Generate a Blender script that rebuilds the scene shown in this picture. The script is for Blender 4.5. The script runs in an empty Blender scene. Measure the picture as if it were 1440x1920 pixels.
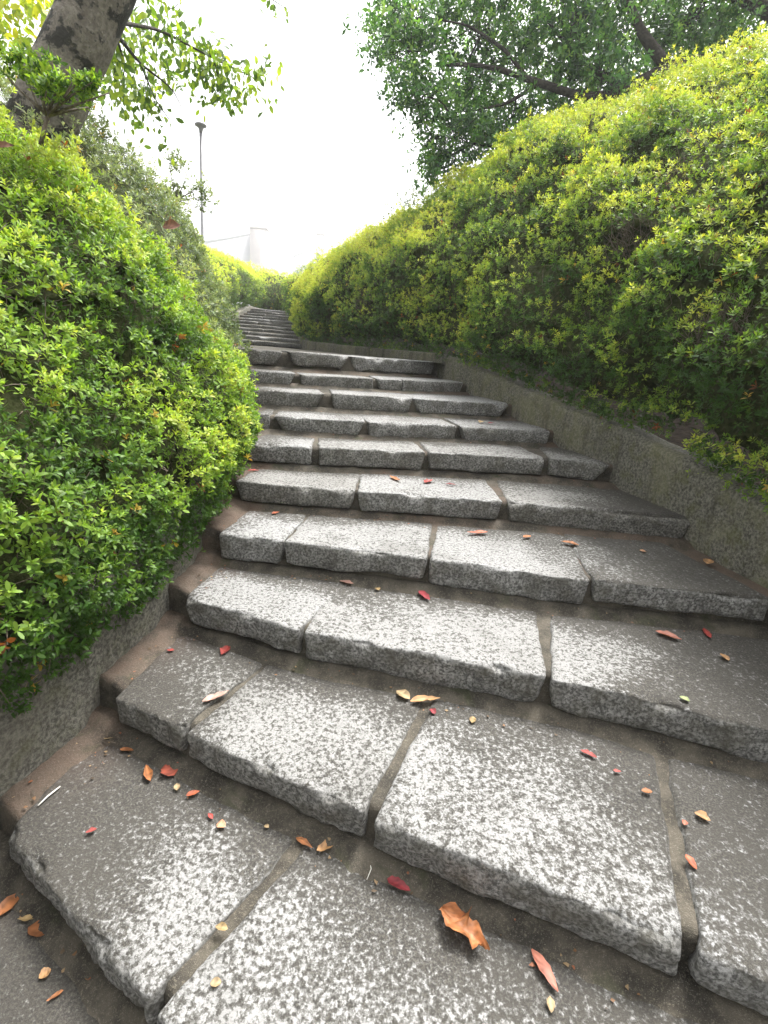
import bpy, math
import numpy as np
from mathutils import Matrix, Vector

# ------------------------------------------------------------------ scene, camera, sky, sun, exposure
sc = bpy.context.scene
C = sc.collection
R = math.radians

cam_d = bpy.data.cameras.new('camera')
cam_d.sensor_fit = 'VERTICAL'
cam_d.sensor_height = 36.0
cam_d.lens = 36.0 * 943.3 / 1920.0
cam_d.clip_start = 0.02
cam_d.clip_end = 2000.0
cam = bpy.data.objects.new('camera', cam_d)
C.objects.link(cam)
cam.matrix_world = Matrix.Translation((0, 0, 1.5)) @ Matrix.Rotation(R(90 - 17.516), 4, 'X') @ Matrix.Rotation(R(4.4255), 4, 'Z')
sc.camera = cam

SUN_EL, SUN_AZ = R(64), R(40)          # azimuth measured from +Y towards +X
world = bpy.data.worlds.new('World')
sc.world = world
world.use_nodes = True
wn, wl = world.node_tree.nodes, world.node_tree.links
wn.clear()
sky = wn.new('ShaderNodeTexSky')
sky.sky_type = 'NISHITA'
sky.sun_disc = False
sky.sun_elevation = SUN_EL
sky.sun_rotation = SUN_AZ
sky.air_density = 1.0
sky.dust_density = 6.0
sky.ozone_density = 1.0
hs = wn.new('ShaderNodeHueSaturation')   # an overcast sky: the same light, drained of its blue
hs.inputs['Saturation'].default_value = 0.05
bg = wn.new('ShaderNodeBackground')
bg.inputs['Strength'].default_value = 0.15
wo = wn.new('ShaderNodeOutputWorld')
wl.new(sky.outputs[0], hs.inputs['Color'])
wl.new(hs.outputs[0], bg.inputs['Color'])
wl.new(bg.outputs[0], wo.inputs['Surface'])

sun_d = bpy.data.lights.new('sun', 'SUN')
sun_d.energy = 1.5
sun_d.angle = R(18)
sun_d.color = (1.0, 0.97, 0.92)
sun = bpy.data.objects.new('sun', sun_d)
C.objects.link(sun)
sd = Vector((math.cos(SUN_EL) * math.sin(SUN_AZ), math.cos(SUN_EL) * math.cos(SUN_AZ), math.sin(SUN_EL)))
sun.rotation_euler = sd.to_track_quat('Z', 'Y').to_euler()

vs = sc.view_settings
vs.view_transform = 'Standard'
vs.look = 'None'
vs.gamma = 1.0
vs.use_curve_mapping = False
vs.exposure = 1.9
sc.cycles.max_bounces = 8
sc.cycles.transparent_max_bounces = 8
sc.cycles.volume_bounces = 1

# ------------------------------------------------------------------ numpy helpers
def _hash(ix, iy, iz, seed):
    h = (ix.astype(np.uint32) * np.uint32(374761393) + iy.astype(np.uint32) * np.uint32(668265263)
         + iz.astype(np.uint32) * np.uint32(2147483647) + np.uint32((seed * 144665) & 0xffffffff))
    h = (h ^ (h >> np.uint32(13))) * np.uint32(1274126177)
    h = (h ^ (h >> np.uint32(16))) * np.uint32(2246822519)
    h = h ^ (h >> np.uint32(15))
    return h.astype(np.float64) / 4294967295.0

def vnoise(P, seed=0):
    P = np.asarray(P, float)
    i = np.floor(P).astype(np.int64); f = P - i
    f = f * f * (3 - 2 * f)
    out = 0
    for dx in (0, 1):
        for dy in (0, 1):
            for dz in (0, 1):
                w = (f[..., 0] if dx else 1 - f[..., 0]) * (f[..., 1] if dy else 1 - f[..., 1]) * (f[..., 2] if dz else 1 - f[..., 2])
                out = out + w * _hash(i[..., 0] + dx, i[..., 1] + dy, i[..., 2] + dz, seed)
    return out * 2 - 1

def fbm(P, sc_, oct=3, seed=0):
    P = np.asarray(P, float) * sc_
    s, a, t = 0, 1.0, 0
    for o in range(oct):
        s = s + a * vnoise(P * (2.03 ** o) + 17.3 * o, seed + o); t += a; a *= .5
    return s / t

def smooth(a, b, x):
    t = np.clip((x - a) / (b - a), 0, 1)
    return t * t * (3 - 2 * t)

def unit(v):
    return v / np.maximum(np.linalg.norm(v, axis=-1, keepdims=True), 1e-9)

def mesh_np(name, V, F, mat=None, cols=None, smooth_shade=True):
    """F: int array (n,3) or (n,4), or a list of such arrays"""
    V = np.asarray(V, np.float32)
    Fs = F if isinstance(F, list) else [F]
    Fs = [np.asarray(f, np.int32) for f in Fs if len(f)]
    me = bpy.data.meshes.new(name)
    nl = sum(f.size for f in Fs); npoly = sum(len(f) for f in Fs)
    me.vertices.add(len(V)); me.vertices.foreach_set('co', V.ravel())
    me.loops.add(nl); me.loops.foreach_set('vertex_index', np.concatenate([f.ravel() for f in Fs]))
    me.polygons.add(npoly)
    tot = np.concatenate([np.full(len(f), f.shape[1], np.int32) for f in Fs])
    st = np.concatenate([[0], np.cumsum(tot)[:-1]]).astype(np.int32)
    me.polygons.foreach_set('loop_start', st)
    me.polygons.foreach_set('loop_total', tot)
    if cols is not None:
        ca = me.attributes.new('col', 'FLOAT_COLOR', 'POINT')
        c4 = np.ones((len(V), 4), np.float32); c4[:, :3] = cols
        ca.data.foreach_set('color', c4.ravel())
    me.update(calc_edges=True)
    me.validate()
    if smooth_shade:
        me.polygons.foreach_set('use_smooth', np.ones(len(me.polygons), bool))
    if mat: me.materials.append(mat)
    return me

def obj(name, me, parent=None, **props):
    o = bpy.data.objects.new(name, me)
    C.objects.link(o)
    if parent is not None: o.parent = parent
    for k, v in props.items(): o[k] = v
    return o

def empty(name, **props):
    return obj(name, None, **props)

class MB:
    """collects vertex and face blocks into one mesh"""
    def __init__(s): s.V = []; s.F = {3: [], 4: []}; s.C = []; s.n = 0
    def add(s, V, F, col=None):
        V = np.asarray(V, float)
        Fl = F if isinstance(F, list) and len(F) and isinstance(F[0], np.ndarray) else [np.asarray(F)]
        for f in Fl:
            if len(f): s.F[f.shape[1]].append(f + s.n)
        s.V.append(V); s.n += len(V)
        if col is not None:
            c = np.asarray(col, float)
            s.C.append(np.broadcast_to(c, (len(V), 3)))
    def box(s, x0, x1, y0, y1, z0, z1):
        V = [(x, y, z) for z in (z0, z1) for y in (y0, y1) for x in (x0, x1)]
        s.add(V, [(0, 2, 3, 1), (4, 5, 7, 6), (0, 1, 5, 4), (2, 6, 7, 3), (0, 4, 6, 2), (1, 3, 7, 5)])
        return s
    def tube(s, pts, rad, n=8, col=None, cap=True, wob=0, seed=0):
        pts = np.asarray(pts, float); rad = np.broadcast_to(np.asarray(rad, float), (len(pts),))
        T = unit(np.gradient(pts, axis=0))
        up = np.array([0., 0, 1]) if abs(T[0][2]) < .9 else np.array([1., 0, 0])
        U = unit(np.cross(T, up)); W = np.cross(T, U)
        a = np.arange(n) * 2 * np.pi / n
        ring = U[:, None] * np.cos(a)[None, :, None] + W[:, None] * np.sin(a)[None, :, None]
        V = pts[:, None] + ring * rad[:, None, None]
        if wob:
            V = V + ring * (fbm(V, 5.0, 3, seed) * wob)[..., None]
        m = len(pts)
        i, j = np.meshgrid(np.arange(m - 1), np.arange(n), indexing='ij')
        i, j = i.ravel(), j.ravel(); k = (j + 1) % n
        F = np.stack([i * n + j, i * n + k, (i + 1) * n + k, (i + 1) * n + j], 1)
        Fs = [F]
        V = V.reshape(-1, 3)
        if cap:
            V = np.concatenate([V, pts[:1], pts[-1:]])
            jj = np.arange(n); kk = (jj + 1) % n
            Fs.append(np.stack([np.full(n, m * n), kk, jj], 1))
            Fs.append(np.stack([np.full(n, m * n + 1), (m - 1) * n + jj, (m - 1) * n + kk], 1))
        s.add(V, Fs, col)
        return s
    def mesh(s, name, mat, smooth_shade=True):
        F = [np.concatenate(f) for f in s.F.values() if f]
        cols = np.concatenate(s.C) if s.C else None
        return mesh_np(name, np.concatenate(s.V), F, mat, cols, smooth_shade)

def grid_faces(a, b):
    i, j = np.meshgrid(np.arange(a - 1), np.arange(b - 1), indexing='ij')
    i, j = i.ravel(), j.ravel()
    return np.stack([i * b + j, (i + 1) * b + j, (i + 1) * b + j + 1, i * b + j + 1], 1)

def resample(pts, step):
    pts = np.asarray(pts, float)
    d = np.concatenate([[0], np.cumsum(np.linalg.norm(np.diff(pts, axis=0), axis=1))])
    n = max(2, int(round(d[-1] / step)) + 1)
    t = np.linspace(0, d[-1], n)
    Q = np.stack([np.interp(t, d, pts[:, c]) for c in range(pts.shape[1])], 1)
    return Q

def relax(Q, it):
    Q = Q.copy()
    for _ in range(it):
        Q[1:-1] = .25 * Q[:-2] + .5 * Q[1:-1] + .25 * Q[2:]
    return Q

# ------------------------------------------------------------------ materials
class NT:
    def __init__(s, name):
        s.m = bpy.data.materials.new(name); s.m.use_nodes = True
        s.n = s.m.node_tree.nodes; s.l = s.m.node_tree.links
        s.n.clear()
        s.out = s.n.new('ShaderNodeOutputMaterial')
    def new(s, t, **kw):
        x = s.n.new(t)
        for k, v in kw.items(): setattr(x, k, v)
        return x
    def link(s, a, b): s.l.new(a, b)
    def pos(s):
        g = s.new('ShaderNodeNewGeometry'); return g.outputs['Position']
    def noise(s, vec, scale, detail=3.0, rough=.55, dist=0.0):
        t = s.new('ShaderNodeTexNoise'); s.link(vec, t.inputs['Vector'])
        t.inputs['Scale'].default_value = scale; t.inputs['Detail'].default_value = detail
        t.inputs['Roughness'].default_value = rough; t.inputs['Distortion'].default_value = dist
        return t.outputs['Fac']
    def math(s, op, a, b=None, c=None, clamp=False):
        m = s.new('ShaderNodeMath', operation=op); m.use_clamp = clamp
        for i, v in enumerate((a, b, c)):
            if v is None: continue
            if isinstance(v, (int, float)): m.inputs[i].default_value = v
            else: s.link(v, m.inputs[i])
        return m.outputs[0]
    def step(s, x, a, b):
        m = s.new('ShaderNodeMapRange'); m.interpolation_type = 'SMOOTHSTEP'
        for i, v in ((0, x), (1, a), (2, b)):
            if isinstance(v, (int, float)): m.inputs[i].default_value = v
            else: s.link(v, m.inputs[i])
        return m.outputs[0]
    def mix(s, f, a, b, mode='MIX'):
        m = s.new('ShaderNodeMix', data_type='RGBA', blend_type=mode)
        for i, v in ((0, f), (6, a), (7, b)):
            if isinstance(v, (int, float)): m.inputs[i].default_value = v
            elif isinstance(v, tuple): m.inputs[i].default_value = (*v, 1)
            else: s.link(v, m.inputs[i])
        return m.outputs[2]
    def attr(s, name='col'):
        a = s.new('ShaderNodeAttribute'); a.attribute_name = name; return a
    def principled(s, col, rough=.7, spec=.5, bump=None, bump_d=.01, bump_s=1.0):
        p = s.new('ShaderNodeBsdfPrincipled')
        if isinstance(col, tuple): p.inputs['Base Color'].default_value = (*col, 1)
        else: s.link(col, p.inputs['Base Color'])
        if isinstance(rough, (int, float)): p.inputs['Roughness'].default_value = rough
        else: s.link(rough, p.inputs['Roughness'])
        p.inputs['Specular IOR Level'].default_value = spec
        if bump is not None:
            b = s.new('ShaderNodeBump'); b.inputs['Distance'].default_value = bump_d; b.inputs['Strength'].default_value = bump_s
            s.link(bump, b.inputs['Height']); s.link(b.outputs[0], p.inputs['Normal'])
        return p
    def done(s, shader):
        s.link(shader.outputs[0], s.out.inputs['Surface']); return s.m

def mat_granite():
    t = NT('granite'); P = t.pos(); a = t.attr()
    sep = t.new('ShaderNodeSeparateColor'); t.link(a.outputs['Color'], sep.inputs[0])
    wear_shade, top, soil = sep.outputs[0], sep.outputs[1], sep.outputs[2]
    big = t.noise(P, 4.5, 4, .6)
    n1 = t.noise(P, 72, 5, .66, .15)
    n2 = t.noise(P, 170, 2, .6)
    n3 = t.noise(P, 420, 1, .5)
    w = t.math('ADD', wear_shade, t.math('MULTIPLY', t.math('SUBTRACT', big, .5), .9), clamp=True)
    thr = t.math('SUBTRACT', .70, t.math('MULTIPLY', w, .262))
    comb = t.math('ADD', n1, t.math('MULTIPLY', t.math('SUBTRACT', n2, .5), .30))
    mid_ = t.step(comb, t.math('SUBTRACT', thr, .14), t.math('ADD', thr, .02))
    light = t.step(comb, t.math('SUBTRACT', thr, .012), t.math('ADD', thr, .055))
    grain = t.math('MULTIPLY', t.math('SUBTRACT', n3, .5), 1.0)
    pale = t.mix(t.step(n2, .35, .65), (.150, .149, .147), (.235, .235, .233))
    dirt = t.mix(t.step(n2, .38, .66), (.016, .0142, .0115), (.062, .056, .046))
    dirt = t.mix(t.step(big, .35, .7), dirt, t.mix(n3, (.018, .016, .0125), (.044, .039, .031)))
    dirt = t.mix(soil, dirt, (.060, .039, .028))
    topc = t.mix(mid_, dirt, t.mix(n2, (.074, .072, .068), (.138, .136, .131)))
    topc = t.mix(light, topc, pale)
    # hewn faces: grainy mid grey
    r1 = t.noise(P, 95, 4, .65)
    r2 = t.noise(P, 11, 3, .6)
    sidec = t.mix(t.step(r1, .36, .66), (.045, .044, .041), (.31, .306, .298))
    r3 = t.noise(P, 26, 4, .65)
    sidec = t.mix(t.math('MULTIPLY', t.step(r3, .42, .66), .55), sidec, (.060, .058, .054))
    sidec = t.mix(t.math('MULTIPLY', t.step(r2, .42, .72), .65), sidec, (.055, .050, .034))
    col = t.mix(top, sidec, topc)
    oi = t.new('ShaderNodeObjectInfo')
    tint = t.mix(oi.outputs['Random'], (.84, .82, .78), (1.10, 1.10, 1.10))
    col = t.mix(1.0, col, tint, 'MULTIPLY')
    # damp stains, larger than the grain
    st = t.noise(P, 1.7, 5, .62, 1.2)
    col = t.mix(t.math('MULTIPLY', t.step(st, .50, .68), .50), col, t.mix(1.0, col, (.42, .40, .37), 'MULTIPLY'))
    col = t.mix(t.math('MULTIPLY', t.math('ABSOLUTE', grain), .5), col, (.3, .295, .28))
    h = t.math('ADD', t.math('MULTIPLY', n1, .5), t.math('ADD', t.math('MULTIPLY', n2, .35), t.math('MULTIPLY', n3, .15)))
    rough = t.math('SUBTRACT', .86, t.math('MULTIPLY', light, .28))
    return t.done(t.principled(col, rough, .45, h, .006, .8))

def mat_mortar():
    t = NT('mortar'); P = t.pos(); a = t.attr()
    sep = t.new('ShaderNodeSeparateColor'); t.link(a.outputs['Color'], sep.inputs[0])
    n1 = t.noise(P, 9, 5, .65); n2 = t.noise(P, 130, 3, .6); n3 = t.noise(P, 420, 1, .5)
    c = t.mix(t.step(n1, .35, .68), (.026, .023, .018), (.085, .074, .057))
    c = t.mix(t.math('MULTIPLY', t.step(n2, .52, .74), .6), c, (.15, .132, .102))
    red = t.math('ADD', sep.outputs[0], t.math('MULTIPLY', t.math('SUBTRACT', n1, .5), .9), clamp=True)
    c = t.mix(t.step(red, .3, .8), c, t.mix(n2, (.040, .029, .022), (.14, .100, .074)))
    c = t.mix(t.math('MULTIPLY', t.step(n3, .6, .75), .3), c, (.36, .33, .28))
    ms = t.noise(P, 5.0, 5, .7, .6)
    c = t.mix(t.math('MULTIPLY', t.step(ms, .56, .70), .55), c, (.03, .038, .012))
    h = t.math('ADD', t.math('MULTIPLY', n2, .6), t.math('MULTIPLY', n3, .4))
    return t.done(t.principled(c, .88, .3, h, .006, .8))

def mat_concrete(name, mossy):
    t = NT(name); P = t.pos()
    n1 = t.noise(P, 2.4, 5, .65, .8); n2 = t.noise(P, 70, 4, .65); n3 = t.noise(P, 240, 2, .6); n4 = t.noise(P, 12, 5, .65)
    mp = t.new('ShaderNodeMapping'); mp.inputs['Scale'].default_value = (9, 9, 1.1); t.link(P, mp.inputs['Vector'])
    n5 = t.noise(mp.outputs[0], 1.0, 4, .6)                     # water streaks
    c = t.mix(t.step(n2, .32, .70), (.052, .050, .042), (.205, .195, .165))
    c = t.mix(t.math('MULTIPLY', t.step(n1, .42, .68), .5), c, (.20, .19, .115) if mossy else (.15, .135, .105))
    c = t.mix(t.math('MULTIPLY', t.step(n4, .46, .70), .55 if mossy else .30), c, (.085, .09, .034))
    c = t.mix(t.math('MULTIPLY', t.step(n5, .52, .72), .6), c, (.045, .043, .034))
    c = t.mix(t.math('MULTIPLY', t.step(n3, .62, .74), .35), c, (.33, .32, .28))
    h = t.math('ADD', t.math('MULTIPLY', n2, .4), t.math('ADD', t.math('MULTIPLY', n3, .2), t.math('MULTIPLY', n4, .5)))
    return t.done(t.principled(c, .92, .2, h, .012, 1.0))

def mat_leaf(name, trans=.35, rough=.42, spec=.5):
    t = NT(name); a = t.attr()
    p = t.principled(a.outputs['Color'], rough, spec)
    tr = t.new('ShaderNodeBsdfTranslucent')
    t.link(t.mix(1.0, a.outputs['Color'], (1.25, 1.2, .55), 'MULTIPLY'), tr.inputs['Color'])
    m = t.new('ShaderNodeMixShader'); m.inputs[0].default_value = trans
    t.link(p.outputs[0], m.inputs[1]); t.link(tr.outputs[0], m.inputs[2])
    return t.done(m)

def mat_plain(name, c1, c2, scale=20, rough=.8, spec=.3, bump=.01):
    t = NT(name); P = t.pos(); n = t.noise(P, scale, 4, .6)
    return t.done(t.principled(t.mix(t.step(n, .3, .7), c1, c2), rough, spec, n, bump, .8))

def mat_bark():
    t = NT('spotted_bark'); P = t.pos()
    n1 = t.noise(P, 5.5, 4, .6); n2 = t.noise(P, 40, 4, .6); n3 = t.noise(P, 120, 2, .6)
    c = t.mix(t.step(n2, .35, .68), (.115, .10, .085), (.20, .18, .155))
    spot = t.step(t.math('ADD', n1, t.math('MULTIPLY', t.math('SUBTRACT', n2, .5), .25)), .50, .56)
    c = t.mix(t.math('MULTIPLY', spot, .92), c, (.018, .018, .015))
    c = t.mix(t.step(n3, .68, .76), c, (.34, .33, .3))
    return t.done(t.principled(c, .85, .25, t.math('ADD', n2, t.math('MULTIPLY', n3, .4)), .012, .9))

M_STONE = mat_granite(); M_MORTAR = mat_mortar()
M_WALL = mat_concrete('wall_concrete', False); M_KERB = mat_concrete('mossy_concrete', True)
M_LEAF = mat_leaf('hedge_leaf', .44, .50, .32); M_TREE = mat_leaf('tree_leaf', .50, .45, .45)
M_DRY = mat_leaf('dry_leaf', .12, .55, .35)
M_SOIL = mat_plain('soil', (.03, .022, .015), (.075, .055, .036), 25, .95, .1, .02)
M_TWIG = mat_plain('twig', (.07, .055, .042), (.17, .14, .11), 60, .85, .2, .003)
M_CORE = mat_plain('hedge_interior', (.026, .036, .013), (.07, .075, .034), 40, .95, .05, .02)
M_BARK = mat_bark()
M_DARKBARK = mat_plain('dark_bark', (.02, .017, .014), (.055, .047, .04), 30, .9, .2, .015)
M_GROUND = mat_plain('ground_earth', (.05, .055, .028), (.10, .095, .06), 2.0, .95, .1, .03)
M_METAL = mat_plain('lamp_metal', (.10, .10, .11), (.14, .14, .15), 8, .45, .5, .001)
M_PINK = mat_plain('pinkish_render', (.33, .30, .293), (.37, .335, .325), .6, .85, .3, .01)
M_WHITE = mat_plain('white_render', (.36, .37, .39), (.40, .41, .43), .6, .85, .3, .01)
M_GLASS = mat_plain('window_glass', (.12, .14, .17), (.16, .18, .21), .5, .15, .5, .001)
BR_A = [(-1.781, 3.600, 3.162), (-1.912, 4.200, 3.268), (-1.835, 4.600, 3.289), (-1.819, 4.700, 3.174)]
BR_B = [(-1.793, 3.600, 3.212), (-1.809, 4.300, 3.520), (-1.609, 4.800, 3.595), (-1.305, 5.000, 3.562)]
BR_C = [(-1.912, 4.200, 3.268), (-1.959, 4.500, 3.190), (-1.887, 4.600, 3.086)]
BR_D = [(-1.609, 4.800, 3.595), (-1.583, 4.900, 3.465), (-1.60, 4.900, 3.41)]
BR_E = [(-1.781, 3.600, 3.162), (-2.068, 4.300, 3.306), (-2.273, 4.600, 3.193)]
CLUMP_TL = [(-3.708, 5.600, 4.144), (-3.599, 5.800, 4.173), (-3.496, 6.000, 4.424), (-3.754, 5.700, 3.993)]
BR_F = [(-1.841, 6.000, 4.826), (-1.489, 6.000, 4.609), (-1.284, 6.000, 4.548)]
BLOBS = [(-0.12, 8.20, 5.36, 0.62), (0.07, 8.00, 4.76, 0.48), (0.54, 8.00, 4.37, 0.54), (0.81, 8.60, 5.79, 0.84), (0.77, 8.90, 5.24, 0.67), (1.36, 8.40, 4.73, 0.64), (1.69, 9.20, 5.82, 0.80), (2.02, 8.30, 5.83, 0.81), (2.13, 9.00, 5.24, 0.44), (2.97, 9.00, 6.12, 0.88), (3.65, 8.60, 6.14, 0.93), (4.71, 9.20, 6.39, 0.80), (0.32, 8.10, 4.08, 0.30), (1.18, 8.30, 4.30, 0.49), (-0.27, 8.60, 5.95, 0.56), (0.75, 9.00, 6.70, 1.07), (1.91, 8.40, 6.59, 1.00), (3.42, 9.20, 7.21, 1.09), (4.33, 8.60, 6.80, 1.02), (1.89, 8.60, 4.61, 0.42), (2.39, 8.00, 5.14, 0.52), (3.73, 9.60, 6.13, 0.52)]

# ------------------------------------------------------------------ ground
def ground_z(x, y):
    return np.interp(y, [-400, .2, 1.0, 4.6, 9.0, 14.0, 18.0, 60, 700], [-.35, -.35, -.25, 1.0, 1.2, 1.95, 2.05, 2.1, 2.3])
ax = np.sign(np.linspace(-1, 1, 81)) * np.abs(np.linspace(-1, 1, 81)) ** 3 * 600
ay = np.concatenate([np.linspace(-400, -2, 12), np.linspace(-1, 20, 60), np.linspace(22, 800, 24)])
GX, GY = np.meshgrid(ax, ay, indexing='ij')
G = np.stack([GX, GY, ground_z(GX, GY)], -1).reshape(-1, 3)
obj('ground', mesh_np('ground', G, grid_faces(len(ax), len(ay)), M_GROUND), kind='structure', label='bare earth ground under and around the stairs')

# ------------------------------------------------------------------ the stairs
TREAD = [0, .155, .31, .467, .629, .773, .924, 1.046, 1.179, 1.289, 1.451]
NOSE = {
 0: [(-1.6, .75), (-.6, .05), (.6, -.75), (1.9, -1.55)],
 1: [(-.983, 1.035), (-.428, .696), (.35, .215), (1.9, -.72)],
 2: [(-.867, 1.425), (-.605, 1.305), (0, 1.055), (.729, .785), (1.8, .38)],
 3: [(-.804, 1.869), (-.3, 1.69), (.604, 1.515), (1.233, 1.33), (1.8, 1.16)],
 4: [(-.775, 2.225), (-.45, 2.19), (.21, 2.115), (.92, 2.01), (1.72, 1.94)],
 5: [(-.824, 2.645), (-.16, 2.638), (.66, 2.665), (1.70, 2.6)],
 6: [(-.864, 2.99), (-.44, 3.03), (.25, 3.145), (1.03, 3.265), (1.46, 3.22)],
 7: [(-.939, 3.36), (-.79, 3.385), (-.16, 3.46), (.48, 3.62), (1.21, 3.77)],
 8: [(-1.07, 3.70), (-.48, 3.86), (.16, 3.98), (.98, 4.235)],
 9: [(-1.25, 4.03), (-.78, 4.2), (-.16, 4.42), (.07, 4.48), (.664, 4.84)],
 10: [(-1.35, 4.33), (-.93, 4.49), (-.4, 4.70), (.34, 5.3)],
}
STONES = {
 0: [(-1.5, -.75), (-.70, .25), (.30, 1.4)],
 1: [(-.983, -.425), (-.392, .50), (.55, 1.4)],
 2: [(-.867, -.605), (-.567, -.005), (.042, .729), (.768, 1.45)],
 3: [(-.804, -.30), (-.272, .606), (.628, 1.60)],
 4: [(-.775, -.465), (-.447, .206), (.228, .912), (.94, 1.68)],
 5: [(-.824, -.175), (-.148, .643), (.68, 1.66)],
 6: [(-.87, -.475), (-.42, .228), (.265, 1.015), (1.06, 1.44)],
 7: [(-.94, -.815), (-.78, -.182), (-.150, .466), (.498, 1.19)],
 8: [(-1.07, -.516), (-.455, .147), (.173, .96)],
 9: [(-1.2, -.80), (-.755, -.177), (-.152, .063), (.086, .65)],
 10: [(-1.3, -.97), (-.92, -.425), (-.39, .40)],
}
# far flight beyond the landing
for j in range(11):
    k = 11 + j
    t = j / 10.0
    TREAD.append(1.535 + .082 * j)
    y = 9.45 + 4.7 * t
    xl, xr = -3.24 - .64 * t, -1.72 - 1.02 * t
    NOSE[k] = [(xl, y - .06), (.5 * (xl + xr), y + .03), (xr + .1, y + .16)]
    q = [.0, .42 + .1 * math.sin(k * 2.3), 1.0]
    STONES[k] = [(xl + .03 + (xr - xl) * q[0], xl + (xr - xl) * q[1] - .012), (xl + (xr - xl) * q[1] + .012, xr + .02)]
NOSE[22] = [(-3.9, 16.5), (-2.6, 16.7)]

WALL_L = np.array([(-1.95, -1.8), (-1.62, -.6), (-1.38, .2), (-1.22, .7), (-1.10, 1.05), (-.985, 1.45), (-.93, 1.8), (-.89, 2.1), (-.865, 2.4), (-.91, 2.7), (-1.02, 3.1), (-1.24, 3.8),
                   (-1.58, 4.6), (-2.18, 6), (-2.86, 8), (-3.28, 9.4), (-3.62, 11.2), (-3.92, 14.2), (-4.2, 16.5)])
WALL_R = np.array([(2.15, -1.8), (2.05, -.6), (1.98, .4), (1.86, 1.3), (1.74, 2.1), (1.70, 2.45), (1.60, 2.85), (1.46, 3.3), (1.24, 3.8), (.90, 4.5), (.50, 5.25)])

def wall_x(W, y):
    return np.interp(y, W[:, 1], W[:, 0])

def nose_y(k, x):
    p = np.array(NOSE[k]); 
    y = np.interp(x, p[:, 0], p[:, 1])
    s0 = (p[1, 1] - p[0, 1]) / (p[1, 0] - p[0, 0]); s1 = (p[-1, 1] - p[-2, 1]) / (p[-1, 0] - p[-2, 0])
    x = np.asarray(x, float)
    y = np.where(x < p[0, 0], p[0, 1] + s0 * (x - p[0, 0]), y)
    y = np.where(x > p[-1, 0], p[-1, 1] + s1 * (x - p[-1, 0]), y)
    return y

def axis(L, step, r):
    n = max(2, int(round((L - 2 * r) / step)) + 1)
    return np.concatenate([[0, .35 * r], np.linspace(r, L - r, n), [L - .35 * r, L]])

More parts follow.
